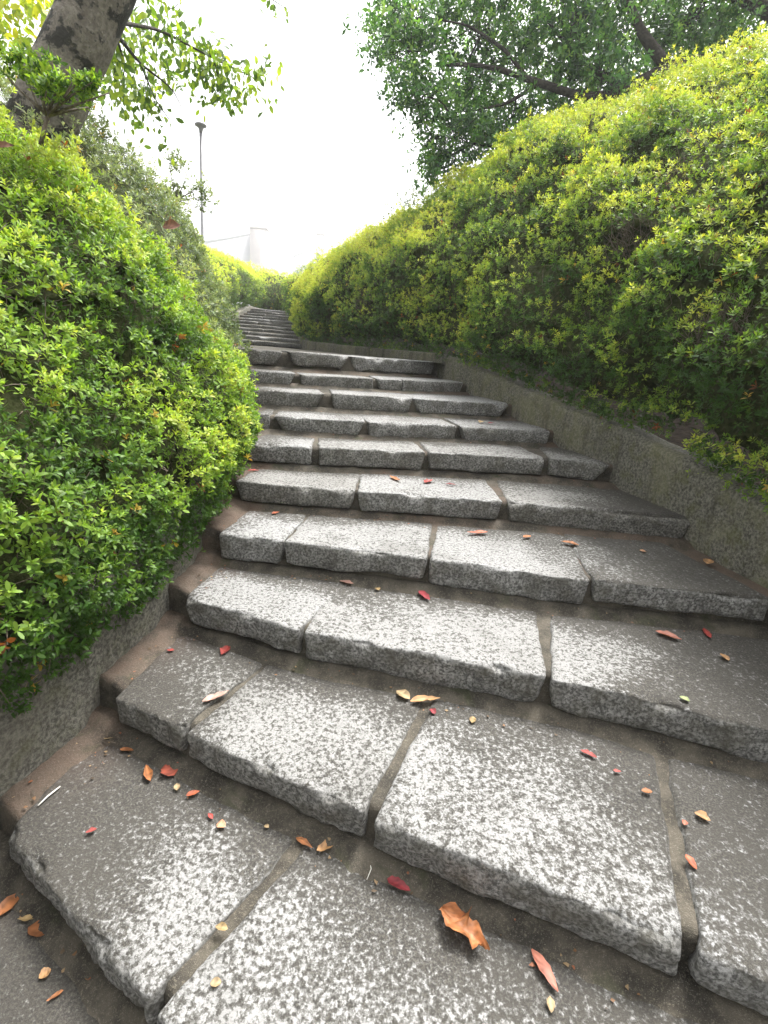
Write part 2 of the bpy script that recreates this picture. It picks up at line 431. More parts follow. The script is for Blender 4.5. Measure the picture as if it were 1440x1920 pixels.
def stone_mesh(quad, ztop, T, seed, step, course, ends=(0, 0)):
    fl, fr, br, bl = [np.array(q, float) for q in quad]
    Lx = .5 * (np.linalg.norm(fr - fl) + np.linalg.norm(br - bl)); Ly = .5 * (np.linalg.norm(bl - fl) + np.linalg.norm(br - fr))
    r0 = .015
    X, Y, Zc = axis(Lx, step, r0), axis(Ly, step, r0), axis(T, min(step, .03), r0)
    nx, ny, nz = len(X), len(Y), len(Zc)
    I, J, K = np.meshgrid(np.arange(nx), np.arange(ny), np.arange(nz), indexing='ij')
    surf = (I == 0) | (I == nx - 1) | (J == 0) | (J == ny - 1) | (K == 0) | (K == nz - 1)
    idx = -np.ones((nx, ny, nz), int); idx[surf] = np.arange(surf.sum())
    p = np.stack([X[I[surf]], Y[J[surf]], Zc[K[surf]]], 1)
    def q4(a): return np.stack([a[:-1, :-1], a[1:, :-1], a[1:, 1:], a[:-1, 1:]], -1).reshape(-1, 4)
    F = np.concatenate([q4(idx[:, :, -1]), q4(idx[:, :, 0])[:, ::-1], q4(idx[:, 0, :]), q4(idx[:, -1, :])[:, ::-1], q4(idx[0, :, :])[:, ::-1], q4(idx[-1, :, :])])
    dims = np.array([Lx, Ly, T])
    rr = r0 * (1.0 + .7 * fbm(p + seed * 3.1, 7, 2, seed))[:, None]
    q = np.clip(p, rr, dims - rr); d = p - q
    ln = np.linalg.norm(d, axis=1, keepdims=True)
    nrm = np.where(ln > 1e-6, d / np.maximum(ln, 1e-6), 0)
    p2 = q + np.minimum(ln, rr) * nrm
    ontop = nrm[:, 2] > .6
    W3 = np.array([fl[0], fl[1], 0]) + p + seed * 1.37
    front = smooth(.05, .0, p[:, 1]); low = 1 - p[:, 2] / T
    side = np.maximum(smooth(.04, 0, p[:, 0]), smooth(.04, 0, Lx - p[:, 0]))
    # hewn front, wandering lower edge, chipped top edge, uneven ends
    p2[:, 1] += front * (fbm(W3, 9, 3, seed) * .013 + fbm(W3, 32, 3, seed + 5) * .011 + .012 * low ** 1.5)
    chip = np.clip(fbm(W3 * [1, 1, .3], 10, 4, seed + 9) - .02, 0, 1) * front * smooth(.035, 0, T - p[:, 2])
    p2[:, 1] += chip * .05; p2[:, 2] -= chip * .03
    p2[:, 2] += low * (fbm(W3 * [1, .2, 0], 4.5, 2, seed + 2) * .016) * front
    sx = np.sign(.5 * Lx - p[:, 0])
    p2[:, 0] += side * sx * (.001 + fbm(W3, 9, 3, seed + 4) * .011 + fbm(W3, 35, 2, seed + 6) * .004)
    for e, s_ in ((ends[0], 1), (ends[1], -1)):
        dd = p[:, 0] if s_ == 1 else Lx - p[:, 0]
        p2[:, 0] += s_ * e * low * smooth(.25, 0, dd) * smooth(.2, 0, p[:, 1])
    p2[:, 2] += smooth(.5, 1, nrm[:, 2]) * (fbm(W3 * [1, 1, 0], 5, 2, seed + 7) * .004 + fbm(W3 * [1, 1, 0], 32, 3, seed + 8) * .0018)
    u = p2[:, 0] / Lx; v = p2[:, 1] / Ly
    xy = (1 - u)[:, None] * (1 - v)[:, None] * fl + u[:, None] * (1 - v)[:, None] * fr + u[:, None] * v[:, None] * br + (1 - u)[:, None] * v[:, None] * bl
    V = np.concatenate([xy, (ztop - T + p2[:, 2])[:, None]], 1)
    # wear: the trodden middle is scrubbed pale, the left side and tread backs keep grime; the right darkens with grime plus painted-in hedge shade
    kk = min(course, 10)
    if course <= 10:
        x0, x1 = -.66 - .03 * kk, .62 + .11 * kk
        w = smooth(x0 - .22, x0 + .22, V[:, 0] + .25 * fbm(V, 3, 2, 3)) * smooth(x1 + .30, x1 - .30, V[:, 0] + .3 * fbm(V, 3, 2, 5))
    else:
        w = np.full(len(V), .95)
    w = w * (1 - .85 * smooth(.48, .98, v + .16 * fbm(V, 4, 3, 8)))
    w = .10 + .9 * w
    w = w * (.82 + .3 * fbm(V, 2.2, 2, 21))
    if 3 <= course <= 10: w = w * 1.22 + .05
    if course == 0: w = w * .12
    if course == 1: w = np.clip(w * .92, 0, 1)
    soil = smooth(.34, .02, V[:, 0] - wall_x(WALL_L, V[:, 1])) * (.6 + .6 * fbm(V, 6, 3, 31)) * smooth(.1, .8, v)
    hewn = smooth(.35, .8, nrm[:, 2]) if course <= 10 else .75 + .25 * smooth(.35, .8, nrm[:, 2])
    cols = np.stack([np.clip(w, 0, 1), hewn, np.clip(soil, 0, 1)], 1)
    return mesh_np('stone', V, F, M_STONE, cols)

def to_next(p, d, k, off):
    """walk from p along d until the next nosing is off away"""
    for t in np.linspace(.05, 2.4, 470):
        q = p + d * t
        if q[1] >= nose_y(k + 1, q[0]) - off: return q
    return p + d * .42

def bed_mesh(k, step):
    z = TREAD[k]
    p = np.array(NOSE[k]); nu = max(8, int((p[-1, 0] - p[0, 0] + .6) / step))
    xl = p[0, 0]; xr = p[-1, 0]
    if k <= 10:
        for _ in range(6): xl = wall_x(WALL_L, nose_y(k, xl)) - .06
        for _ in range(6): xr = wall_x(WALL_R, nose_y(k, xr)) + .06
    else:
        xl, xr = xl - .15, xr + .15
    xs = np.linspace(xl, xr, nu)
    fy = nose_y(k, xs) + .048
    f = np.stack([xs, fy], 1)
    if k == 10:
        b = f + [-.15, .5]
    elif k == 21:
        b = f + [-.3, 2.6]
    else:
        xl2, xr2 = np.array(NOSE[k + 1])[0, 0], np.array(NOSE[k + 1])[-1, 0]
        if k <= 10:
            for _ in range(6): xl2 = wall_x(WALL_L, nose_y(k + 1, xl2)) - .06
            for _ in range(6): xr2 = wall_x(WALL_R, nose_y(k + 1, xr2)) + .06
        else: xl2, xr2 = xl2 - .15, xr2 + .15
        xb = np.linspace(xl2, xr2, nu)
        b = np.stack([xb, nose_y(k + 1, xb) + .10], 1)
    nv = max(6, int(.5 / step))
    tv = np.linspace(0, 1, nv)
    top = f[:, None] * (1 - tv)[None, :, None] + b[:, None] * tv[None, :, None]
    V = np.concatenate([top, np.full((nu, nv, 1), z - .012)], 2)
    if k != 10 and k != 21:
        dn = nose_y(k + 1, V[..., 0]) - V[..., 1]
        V[..., 2] += .034 * smooth(.055, -.01, dn) + .005 * smooth(.2, .06, dn)
    strip = smooth(.16, .06, V[..., 0] - wall_x(WALL_L, V[..., 1])) if k <= 10 else 0 * V[..., 0]
    V[..., 2] += strip * (.022 + .012 * fbm(V, 14, 3, 71) + .012 * fbm(V, 45, 2, 72))
    V[..., 2] += fbm(V * [1, 1, 0], 9, 3, k) * .006 + fbm(V * [1, 1, 0], 40, 2, k + 3) * .003
    fr1 = V[:, :1].copy(); fr1[..., 2] -= .02
    fr1[..., :2] += (fbm(fr1, 12, 3, k + 1) * .008)[..., None] * [0, 1]
    fr2 = fr1.copy(); fr2[..., 2] = z - .08; fr2[..., 1] += fbm(fr2, 12, 3, k + 7)[...] * .01
    fr3 = fr1.copy(); fr3[..., 2] = z - .13; fr3[..., 1] += fbm(fr3, 12, 3, k + 8)[...] * .012 - .006
    fr4 = fr3.copy(); fr4[..., 2] = z - .34; fr4[..., 1] -= .012
    V[:, 0, 1] += .012
    V = np.concatenate([fr4, fr3, fr2, fr1, V], 1)
    dl = V[..., 0] - wall_x(WALL_L, V[..., 1])
    red = smooth(.34, .05, dl) * .62 + .24 * np.clip(fbm(V, 3, 2, 50), 0, 1) if k <= 10 else 0 * dl
    if 4 <= k <= 10: red = red + .34 + .3 * fbm(V, 5, 2, 52)
    dr = wall_x(WALL_R, V[..., 1]) - V[..., 0]
    red = red + .25 * smooth(.5, .1, dr) * (k <= 10)
    red = red * (.3 if k == 0 else 1); red[:, :4] *= .55
    cols = np.stack([np.clip(red, 0, 1), 0 * red, 0 * red], -1).reshape(-1, 3)
    return mesh_np('step', V.reshape(-1, 3), grid_faces(V.shape[0], V.shape[1]), M_MORTAR, cols)

stairs = empty('stone_stairs', kind='structure', label='curving flight of rough granite slab steps set in brown mortar')
sd_ = 100
for k in range(22):
    step = obj('step', bed_mesh(k, .025 if k < 6 else (.045 if k < 11 else .12)), stairs)
    n_st = len(STONES[k])
    for i, (xa, xb) in enumerate(STONES[k]):
        sd_ += 1
        jit = .007 * math.sin(sd_ * 7.7) if k < 11 else 0
        if i > 0: xa -= .006
        if i < n_st - 1 and k < 11: xb += .008
        fl = np.array([xa, float(nose_y(k, xa)) + jit]); fr = np.array([xb, float(nose_y(k, xb)) + jit])
        e = unit(fr - fl); n = np.array([-e[1], e[0]])
        if k == 10 or k == 21:
            bl, br = fl + n * .42, fr + n * .42
        else:
            dl = np.array([.10, 1.0]) if (i == 0 and 1 <= k <= 10) else n
            if k == 0: dl = n
            dr = unit(np.array([-.25, 1.0])) if (i == n_st - 1 and 4 <= k <= 10) else n
            bl, br = to_next(fl, unit(dl), k, .028 + .012 * math.sin(sd_ * 3.1)), to_next(fr, dr, k, .030 + .012 * math.sin(sd_ * 5.3))
        rs = np.random.RandomState(sd_)
        ends = [0, 0]
        if 7 <= k <= 10: ends = [rs.choice([0, .02, .07]), rs.choice([0, .02, .06])]
        elif 3 <= k <= 6: ends = [rs.uniform(0, .03), rs.uniform(0, .03)]
        if k in (6, 8, 9) and i == n_st - 1: ends[1] = .06
        T = .122 + .012 * rs.uniform(-1, 1) if k < 11 else .07
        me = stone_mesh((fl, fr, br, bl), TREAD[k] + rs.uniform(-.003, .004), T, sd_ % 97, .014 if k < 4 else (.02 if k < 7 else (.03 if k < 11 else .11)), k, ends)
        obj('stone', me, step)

# landing between the two flights
yl = np.linspace(4.55, 9.62, 26)
xl = wall_x(WALL_L, yl) - .08
xr = np.interp(yl, [4.55, 5.25, 7.0, 8.6, 9.2, 9.62], [.6, .62, -.3, -1.15, -1.58, -1.7])
tt = np.linspace(0, 1, 14)
V = np.stack([xl[:, None] * (1 - tt) + xr[:, None] * tt, np.repeat(yl[:, None], 14, 1) + .75 * tt * (yl[:, None] < 6) * np.clip((6 - yl[:, None]) / 1.45, 0, 1), np.repeat(np.interp(yl, [4.5, 9.6], [1.441, 1.452])[:, None], 14, 1)], -1)
V[..., 2] += fbm(V, 4, 3, 5) * .006
V2 = V.reshape(-1, 3)
obj('landing', mesh_np('landing', V2, grid_faces(26, 14), M_MORTAR, np.full((len(V2), 3), .15)), stairs)

# ------------------------------------------------------------------ side walls
def sweep_wall(path, ztop, zbot, thick, side, seed, step, mat, rnd=.03, amp=.008):
    """path xy, side=+1: body lies to the left of travel"""
    Q = resample(np.column_stack([path, ztop, zbot]), step)
    xy = relax(Q[:, :2], 4)
    T = unit(np.gradient(xy, axis=0)); Nn = np.stack([-T[:, 1], T[:, 0]], 1) * side
    zt, zb = Q[:, 2], Q[:, 3]
    prof = [(0, 0)] + [(0, f) for f in np.linspace(.15, .85, max(3, int(.4 / step)))]
    rows = [np.column_stack([xy, zb])]
    for f in np.linspace(.1, 1, max(4, int(.5 / step))):
        rows.append(np.column_stack([xy, zb + (zt - rnd - zb) * f]))
    for a in (30, 60, 90):
        rows.append(np.column_stack([xy + Nn * rnd * (1 - math.cos(R(a))), zt - rnd + rnd * math.sin(R(a))]))
    for g in np.linspace(.25, 1, 5):
        rows.append(np.column_stack([xy + Nn * (rnd + (thick - rnd) * g), zt]))
    rows.append(np.column_stack([xy + Nn * thick, zb]))
    V = np.stack(rows, 1)
    V[..., :2] -= Nn[:, None] * (fbm(V, 3, 3, seed) * amp * 1.5 + fbm(V, 18, 3, seed + 1) * amp * .6)[..., None]
    V[..., 2] += fbm(V, 4, 3, seed + 2) * amp * 1.2
    F = grid_faces(V.shape[0], V.shape[1])
    n0, n1 = V.shape[:2]
    return V.reshape(-1, 3), F

zl = np.interp(WALL_L[:, 1], [-1.8, .2, .8, 1.5, 1.9, 2.3, 3, 4, 5, 9.4, 11.2, 14.2, 16.5], [.1, .50, .56, .60, .66, .74, .97, 1.27, 1.53, 1.60, 1.93, 2.42, 2.5])
zb = np.interp(WALL_L[:, 1], [-1.8, .2, 1.0, 4.6, 9.4, 14.2, 16.5], [-.5, -.4, -.3, .95, 1.2, 1.9, 2.0])
V, F = sweep_wall(WALL_L, zl, zb, .16, 1, 11, .035, M_WALL)
obj('retaining_wall', mesh_np('retaining_wall', V, F[:, ::-1], M_WALL), label='low grey concrete wall along the stairs under the left-hand azalea hedge', category='wall')

KERB_T = np.interp(WALL_R[:, 1], [-1.8, -.6, 1.3, 2.1, 2.45, 2.85, 3.3, 3.8, 4.5, 5.25], [-.1, .25, .78, .965, 1.005, 1.09, 1.165, 1.235, 1.375, 1.525])
zb = np.interp(WALL_R[:, 1], [-1.8, -.6, .6, 2.1, 5.25], [-.6, -.4, -.35, .15, 1.0])
V, F = sweep_wall(WALL_R, KERB_T, zb, .15, -1, 23, .035, M_KERB, .045, .011)
obj('sloping_kerb', mesh_np('sloping_kerb', V, F, M_KERB), label='mossy sloping concrete kerb with rounded top beside the wide lower steps', category='kerb')
LK = np.array([(.505, 5.27), (-.4, 7.0), (-1.27, 8.6), (-1.62, 9.25), (-1.78, 9.75), (-2.2, 11.5), (-2.85, 14.3)])
KT2 = np.array([1.535, 1.552, 1.575, 1.60, 1.68, 2.0, 2.5])
segs = [((.505, 5.27), (-.15, 6.55)), ((-.158, 6.565), (-.80, 7.75)), ((-.808, 7.765), (-1.62, 9.25))]
lk = empty('landing_kerb', label='straight grey-green concrete kerb in lengths along the landing', category='kerb')
for q, (a, b) in enumerate(segs):
    P2 = np.array([a, b]); z2 = np.interp(P2[:, 1], LK[:, 1], KT2)
    V, F = sweep_wall(P2, z2, z2 - .5, .13, -1, 31 + q, .06, M_KERB, .02, .004)
    obj('kerb_length', mesh_np('kerb_length', V, F, M_KERB), lk)
V, F = sweep_wall(LK[3:] + [0, .01], KT2[3:], KT2[3:] - .6, .13, -1, 37, .1, M_KERB, .02, .005)
obj('upper_kerb', mesh_np('upper_kerb', V, F, M_KERB), label='concrete kerb behind the hedge corner along the far upper steps', category='kerb')

# ------------------------------------------------------------------ foliage machinery
def leaf_block(B, D, U, L, Wd, curl):
    """leaf blades: base B, direction D, upper-side normal U, length L, width Wd -> verts (n*6), tris"""
    S = unit(np.cross(D, U)); U = np.cross(S, D)
    L = L[:, None]; Wd = Wd[:, None]; curl = curl[:, None]
    p0 = B; pc1 = B + D * L * .38 + U * curl * L * .10; pc2 = B + D * L * .74 + U * curl * L * .04; tip = B + D * L - U * curl * L * .14
    V = np.stack([p0, pc1 + S * Wd * .46 + U * Wd * .16, pc1 - S * Wd * .46 + U * Wd * .16, pc2 + S * Wd * .42 + U * Wd * .12, pc2 - S * Wd * .42 + U * Wd * .12, tip], 1)
    n = len(B); o = (np.arange(n) * 6)[:, None, None]
    T = np.array([[0, 1, 2], [1, 3, 2], [2, 3, 4], [3, 5, 4]])[None] + o
    return V.reshape(-1, 3), T.reshape(-1, 3)

def leaf_quads(B, D, U, L, Wd, curl):
    S = unit(np.cross(D, U)); U = np.cross(S, D)
    L = L[:, None]; Wd = Wd[:, None]; curl = curl[:, None]
    V = np.stack([B, B + D * L * .5 + S * Wd * .5 + U * curl * L * .1, B + D * L, B + D * L * .5 - S * Wd * .5 + U * curl * L * .1], 1)
    n = len(B); o = (np.arange(n) * 4)[:, None]
    return V.reshape(-1, 3), np.array([[0, 1, 2, 3]]) + o

def rosettes(P, A, size, m, rs, cols, block=leaf_block, asp=.36, spread=(22, 82)):
    """whorls of m leaves on shoots at P with axis A"""
    n = len(P)
    A = unit(A)
    ref = np.where(np.abs(A[:, 2:3]) < .9, [[0, 0, 1.]], [[1., 0, 0]])
    U = unit(np.cross(A, ref)); W = np.cross(A, U)
    k = np.arange(m)[None, :] + 0 * size[:, None]
    ph = rs.uniform(0, 6.28, (n, 1)) + k * 2.39996 + rs.normal(0, .25, (n, m))
    th = np.radians(spread[0] + (spread[1] - spread[0]) * ((k + .5) / m) ** .8 + rs.normal(0, 9, (n, m)))
    D = np.cos(th)[..., None] * A[:, None] + np.sin(th)[..., None] * (np.cos(ph)[..., None] * U[:, None] + np.sin(ph)[..., None] * W[:, None])
    D = unit(D + rs.normal(0, .08, D.shape))
    Lf = size[:, None] * rs.uniform(.72, 1.15, (n, m)) * (.62 + .38 * (k + .5) / m)
    B = P[:, None] + A[:, None] * (size[:, None] * (.35 - .6 * k / m))[..., None]
    Un = unit(A[:, None] + .25 * rs.normal(0, 1, D.shape))
    cl = np.repeat(cols[:, None], m, 1) * rs.uniform(.82, 1.18, (n, m, 1)) * (1 + .05 * rs.normal(0, 1, (n, m, 3)))
    # the outer, older leaves of a whorl are a deeper green than its tip
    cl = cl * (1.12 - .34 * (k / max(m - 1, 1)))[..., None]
    V, F = block(B.reshape(-1, 3), D.reshape(-1, 3), Un.reshape(-1, 3), Lf.ravel(), Lf.ravel() * asp * rs.uniform(.8, 1.2, n * m), rs.uniform(-.6, 1.2, n * m))
    per = len(V) // (n * m)
    return V, F, np.repeat(np.clip(cl.reshape(-1, 3), .004, .9), per, 0)

def hedge_surface(path, zbase, prof, side, hscale, step, amp, seed):
    Q = resample(np.column_stack([path, zbase, hscale]), step)
    xy = relax(Q[:, :2], 8)
    T = unit(np.gradient(xy, axis=0)); Nn = np.stack([-T[:, 1], T[:, 0]], 1) * side
    pr = relax(resample(np.array(prof), step), 6)
    S = np.empty((len(xy), len(pr), 3))
    hs_ = Q[:, 3][:, None]
    S[..., :2] = xy[:, None] + Nn[:, None] * pr[None, :, :1]
    S[..., 2] = Q[:, 2][:, None] + pr[None, :, 1] * hs_
    def normals(S):
        a = np.gradient(S, axis=0); b = np.gradient(S, axis=1)
        N = unit(np.cross(a, b))
        if (N[..., 2].mean() < 0): N = -N
        return N
    N = normals(S)
    lump = fbm(S * [1, 1, 1.35], 2.3, 2, seed) * amp + (.35 - np.abs(fbm(S * [1, 1, 1.5], 4.6, 2, seed + 3))) * amp * .9
    lump = lump + smooth(.45, .9, N[..., 2]) * fbm(S, 1.7, 3, seed + 5) * amp * .9
    lump = lump * np.clip(.3 + pr[None, :, 1] / .35, .3, 1)
    S = S + N * lump[..., None]
    N = normals(relax(S, 2))
    return S, N

def sample_surface(S, N, density, rs, weight=None):
    A = np.linalg.norm(np.cross(S[1:, :-1] - S[:-1, :-1], S[:-1, 1:] - S[:-1, :-1]), axis=-1)
    if weight is not None: A = A * weight[:-1, :-1]
    n = int(A.sum() * density)
    c = rs.choice(A.size, n, p=A.ravel() / A.sum())
    i, j = np.unravel_index(c, A.shape)
    u, v = rs.rand(n, 1), rs.rand(n, 1)
    f = lambda Z: Z[i, j] * (1 - u) * (1 - v) + Z[i + 1, j] * u * (1 - v) + Z[i, j + 1] * (1 - u) * v + Z[i + 1, j + 1] * u * v
    return f(S), unit(f(N))

def hedge(name, label, path, zbase, prof, side, palette, seed, density, leaf, m, block, step=.06, amp=.07, hscale=None, depth=.09, gap=.30, twigs=900, top_bias=(.2, .8), up=.45, asp=.36, group=None, tip=None, bare=()):
    rs = np.random.RandomState(seed)
    path = np.asarray(path, float)
    hscale = np.ones(len(path)) if hscale is None else np.asarray(hscale)
    S, N = hedge_surface(path, zbase, prof, side, hscale, step, amp, seed)
    root = empty(name, label=label, category='hedge')
    if group: root['group'] = group
    Pn, Nn = sample_surface(S, N, density, rs, np.where(S[..., 1] < .30, .16, np.where((S[..., 1] > 10.2) & (side > 0), .3, 1.0)))
    g = fbm(Pn, 3.6, 3, seed + 20)
    keep = (g < gap) | (rs.rand(len(Pn)) < .16)
    for bx_, by_, bz_, br_ in bare:          # dead patches where only twigs are left
        keep &= (np.linalg.norm((Pn - [bx_, by_, bz_]) * [1, .7, 1.6], axis=1) > br_ * (1 + .5 * fbm(Pn, 8, 2, 77))) | (rs.rand(len(Pn)) < .10)
    Pn, Nn, g = Pn[keep], Nn[keep], g[keep]
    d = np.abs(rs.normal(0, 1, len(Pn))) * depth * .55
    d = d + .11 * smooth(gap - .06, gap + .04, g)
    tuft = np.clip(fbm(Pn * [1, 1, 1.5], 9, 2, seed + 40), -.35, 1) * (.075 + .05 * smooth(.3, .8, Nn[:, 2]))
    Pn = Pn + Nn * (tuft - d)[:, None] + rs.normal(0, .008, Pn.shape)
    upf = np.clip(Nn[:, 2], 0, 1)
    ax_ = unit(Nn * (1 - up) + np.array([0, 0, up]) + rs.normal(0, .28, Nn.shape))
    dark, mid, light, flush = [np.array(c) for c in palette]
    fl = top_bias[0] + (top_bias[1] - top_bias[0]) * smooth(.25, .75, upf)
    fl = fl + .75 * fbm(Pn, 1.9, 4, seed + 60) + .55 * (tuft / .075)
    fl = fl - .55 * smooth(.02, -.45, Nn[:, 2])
    if tip: fl = fl + .38 * smooth(tip[0], tip[1], Pn[:, 1]) * (Pn[:, 1] < 11)  # extra flush towards the far corner: its lit end painted into the leaf colour
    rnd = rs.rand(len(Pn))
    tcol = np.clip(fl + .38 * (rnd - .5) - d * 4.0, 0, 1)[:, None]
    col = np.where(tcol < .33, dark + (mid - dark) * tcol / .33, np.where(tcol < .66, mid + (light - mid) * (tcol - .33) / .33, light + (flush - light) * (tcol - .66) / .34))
    r2 = rs.rand(len(Pn)); red = r2 < .005
    col[red] = np.array([.24, .085, .03]) * rs.uniform(.6, 1.2, (red.sum(), 1))
    yel = (r2 > .012) & (r2 < .017)
    col[yel] = np.array([.42, .30, .05])
    size = leaf * rs.uniform(.7, 1.3, len(Pn))
    stray = rs.rand(len(Pn)) < .035                    # shoots that escaped the shears
    Pn[stray] += (Nn[stray] * .5 + [0, 0, .5]) * rs.uniform(.02, .10, (stray.sum(), 1))
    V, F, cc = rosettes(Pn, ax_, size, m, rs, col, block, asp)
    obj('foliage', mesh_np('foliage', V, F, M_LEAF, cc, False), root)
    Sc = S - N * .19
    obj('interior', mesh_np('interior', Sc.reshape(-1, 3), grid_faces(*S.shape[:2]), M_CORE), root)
    if twigs:
        Pt, Nt = sample_surface(S, N, 1.0, np.random.RandomState(seed + 1)) if False else sample_surface(S, N, twigs / max(1, np.linalg.norm(S[-1, 0] - S[0, 0]) * 2.5), rs)
        mb = MB()
        for bx_, by_, bz_, br_ in bare:
            dd = np.linalg.norm(S.reshape(-1, 3) - [bx_, by_, bz_], axis=1); c_i = np.argsort(dd)[:max(4, int((dd < br_).sum()))]
            pick = rs.choice(c_i, 150); Pt = np.concatenate([Pt, S.reshape(-1, 3)[pick] + rs.normal(0, .03, (150, 3))]); Nt = np.concatenate([Nt, N.reshape(-1, 3)[pick]])
        for q in range(len(Pt)):
            a = Pt[q] - Nt[q] * rs.uniform(.12, .19) + rs.normal(0, .03, 3)
            dr = unit(Nt[q] * rs.uniform(.1, 1) + np.array([0, 0, .7]) + rs.normal(0, .5, 3))
            ln = rs.uniform(.08, .2)
            b = a + dr * ln * .5 + rs.normal(0, .012, 3); c_ = a + dr * ln + rs.normal(0, .02, 3)
            over = np.dot(c_ - Pt[q], Nt[q])
            if over > -.01: c_ = c_ - Nt[q] * (over + .01)
            mb.tube([a, b, c_], [.0026, .002, .0012], 3, cap=False)
        obj('twigs', mb.mesh('twigs', M_TWIG), root, kind='stuff')
    return root, S, N

# palettes run from old leaves deep in the shrub to the season's flush
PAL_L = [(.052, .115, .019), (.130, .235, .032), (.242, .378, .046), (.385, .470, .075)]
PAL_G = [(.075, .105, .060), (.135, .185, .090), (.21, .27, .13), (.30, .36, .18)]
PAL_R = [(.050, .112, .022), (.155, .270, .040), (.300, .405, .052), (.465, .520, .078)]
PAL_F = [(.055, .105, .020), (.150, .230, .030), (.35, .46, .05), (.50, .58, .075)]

PROF_L = [(-.16, -.22), (.0, -.16), (.09, -.05), (.14, .18), (.10, .45), (-.06, .75), (-.28, 1.10), (-.60, 1.38), (-1.05, 1.58), (-1.45, 1.66)]
pl = resample(WALL_L, .25)
def zl_at(y): return np.interp(y, WALL_L[:, 1], zl)
s1 = pl[(pl[:, 1] > -1.7) & (pl[:, 1] < 3.55)]
h1s = np.interp(s1[:, 1], [-2, 2.3, 2.9, 3.5], [1, 1, .86, .52])
hedge('azalea_hedge', 'bright green azalea hedge on the left, overhanging the low grey wall', s1, zl_at(s1[:, 1]), PROF_L, -1, PAL_L, 5, 2350, .029, 7, leaf_block, .05, .10, hscale=h1s, top_bias=(.42, .66), gap=.30, twigs=1800)
s2 = pl[(pl[:, 1] > 2.7) & (pl[:, 1] < 9.5)]
h2s = np.interp(s2[:, 1], [2.7, 3.2, 4.0, 9.5], [.45, .78, 1.0, 1.0])
hedge('azalea_hedge', 'greyish green shrub mass behind the bright azalea hedge, beside the landing', s2, zl_at(s2[:, 1]), PROF_L, -1, PAL_G, 6, 900, .032, 7, leaf_quads, .08, .10, hscale=h2s, top_bias=(.3, .6), gap=.36, twigs=300)
s3 = np.concatenate([pl[(pl[:, 1] > 9.4)], [(-4.0, 17.0), (-3.2, 17.7), (-2.0, 18.0), (-.8, 18.1)]])
z3 = np.interp(np.arange(len(s3)), [0, len(s3) - 5, len(s3) - 1], [1.64, 2.5, 2.5])
z3 = np.where(s3[:, 1] < 16.5, zl_at(np.minimum(s3[:, 1], 16.5)), 2.45)
PROF_F = [(-.20, -.05), (.02, .1), (.10, .4), (.06, .72), (-.12, .95), (-.5, 1.12), (-1.1, 1.3), (-2.0, 1.5)]
hedge('azalea_hedge', 'far yellow-green azalea hedge bordering the top of the distant steps', s3, z3, PROF_F, -1, PAL_F, 7, 420, .045, 7, leaf_quads, .12, .10, top_bias=(.22, .95), gap=.32, twigs=0)
PROF_R = [(-.18, -.06), (-.05, -.02), (.025, .07), (.07, .30), (.10, .72), (.06, 1.0), (-.10, 1.25), (-.45, 1.62), (-1.0, 2.15), (-1.8, 2.62), (-2.5, 2.92)]
pr_ = np.concatenate([WALL_R[:-1], [(.52, 5.25)], LK[1:4], [(-1.86, 9.8), (-2.25, 11.5), (-2.8, 13.4)]])
kz = np.interp(pr_[:, 1], [-1.8, -.6, 1.3, 2.1, 2.45, 2.85, 3.3, 3.8, 4.5, 5.25, 7, 8.6, 9.25, 9.8, 11.5, 13.4], [-.1, .25, .78, .965, 1.005, 1.09, 1.165, 1.235, 1.375, 1.525, 1.552, 1.575, 1.6, 1.69, 2.0, 2.35])
hsc = np.interp(pr_[:, 1], [1.3, 5.5, 7, 9.25, 13.4], [1.0, 1.0, .95, .80, .62])
prq = resample(np.column_stack([pr_, kz, hsc]), .2)
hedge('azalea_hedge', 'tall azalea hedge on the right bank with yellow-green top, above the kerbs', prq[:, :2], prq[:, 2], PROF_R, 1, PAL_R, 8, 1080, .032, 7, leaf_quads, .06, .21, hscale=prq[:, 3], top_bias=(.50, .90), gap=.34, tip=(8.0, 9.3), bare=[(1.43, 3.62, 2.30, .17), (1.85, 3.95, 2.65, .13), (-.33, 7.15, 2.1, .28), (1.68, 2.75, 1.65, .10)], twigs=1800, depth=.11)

# soil beds behind the walls
def bed(name, label, path, z, w, side, seed):
    Q = resample(np.column_stack([path, z]), .15); xy = relax(Q[:, :2], 6)
    T = unit(np.gradient(xy, axis=0)); Nn = np.stack([-T[:, 1], T[:, 0]], 1) * side
    ws = np.linspace(-.02, w, 14)
    V = np.empty((len(xy), 14, 3)); V[..., :2] = xy[:, None] - Nn[:, None] * ws[None, :, None] - Nn[:, None] * .10
    V[..., 2] = Q[:, 2][:, None] - .035 + .20 * ws[None]
    V[..., 2] += fbm(V, 6, 3, seed) * .02
    obj(name, mesh_np(name, V.reshape(-1, 3), grid_faces(len(xy), 14), M_SOIL), kind='structure', label=label)
bed('soil', 'dark soil under the left-hand hedges', pl[pl[:, 1] < 9.4], zl_at(pl[pl[:, 1] < 9.4][:, 1]), 2.3, -1, 61)
bed('soil', 'dark soil and leaf litter under the right-hand hedge', prq[:, :2], prq[:, 2], 3.5, 1, 62)
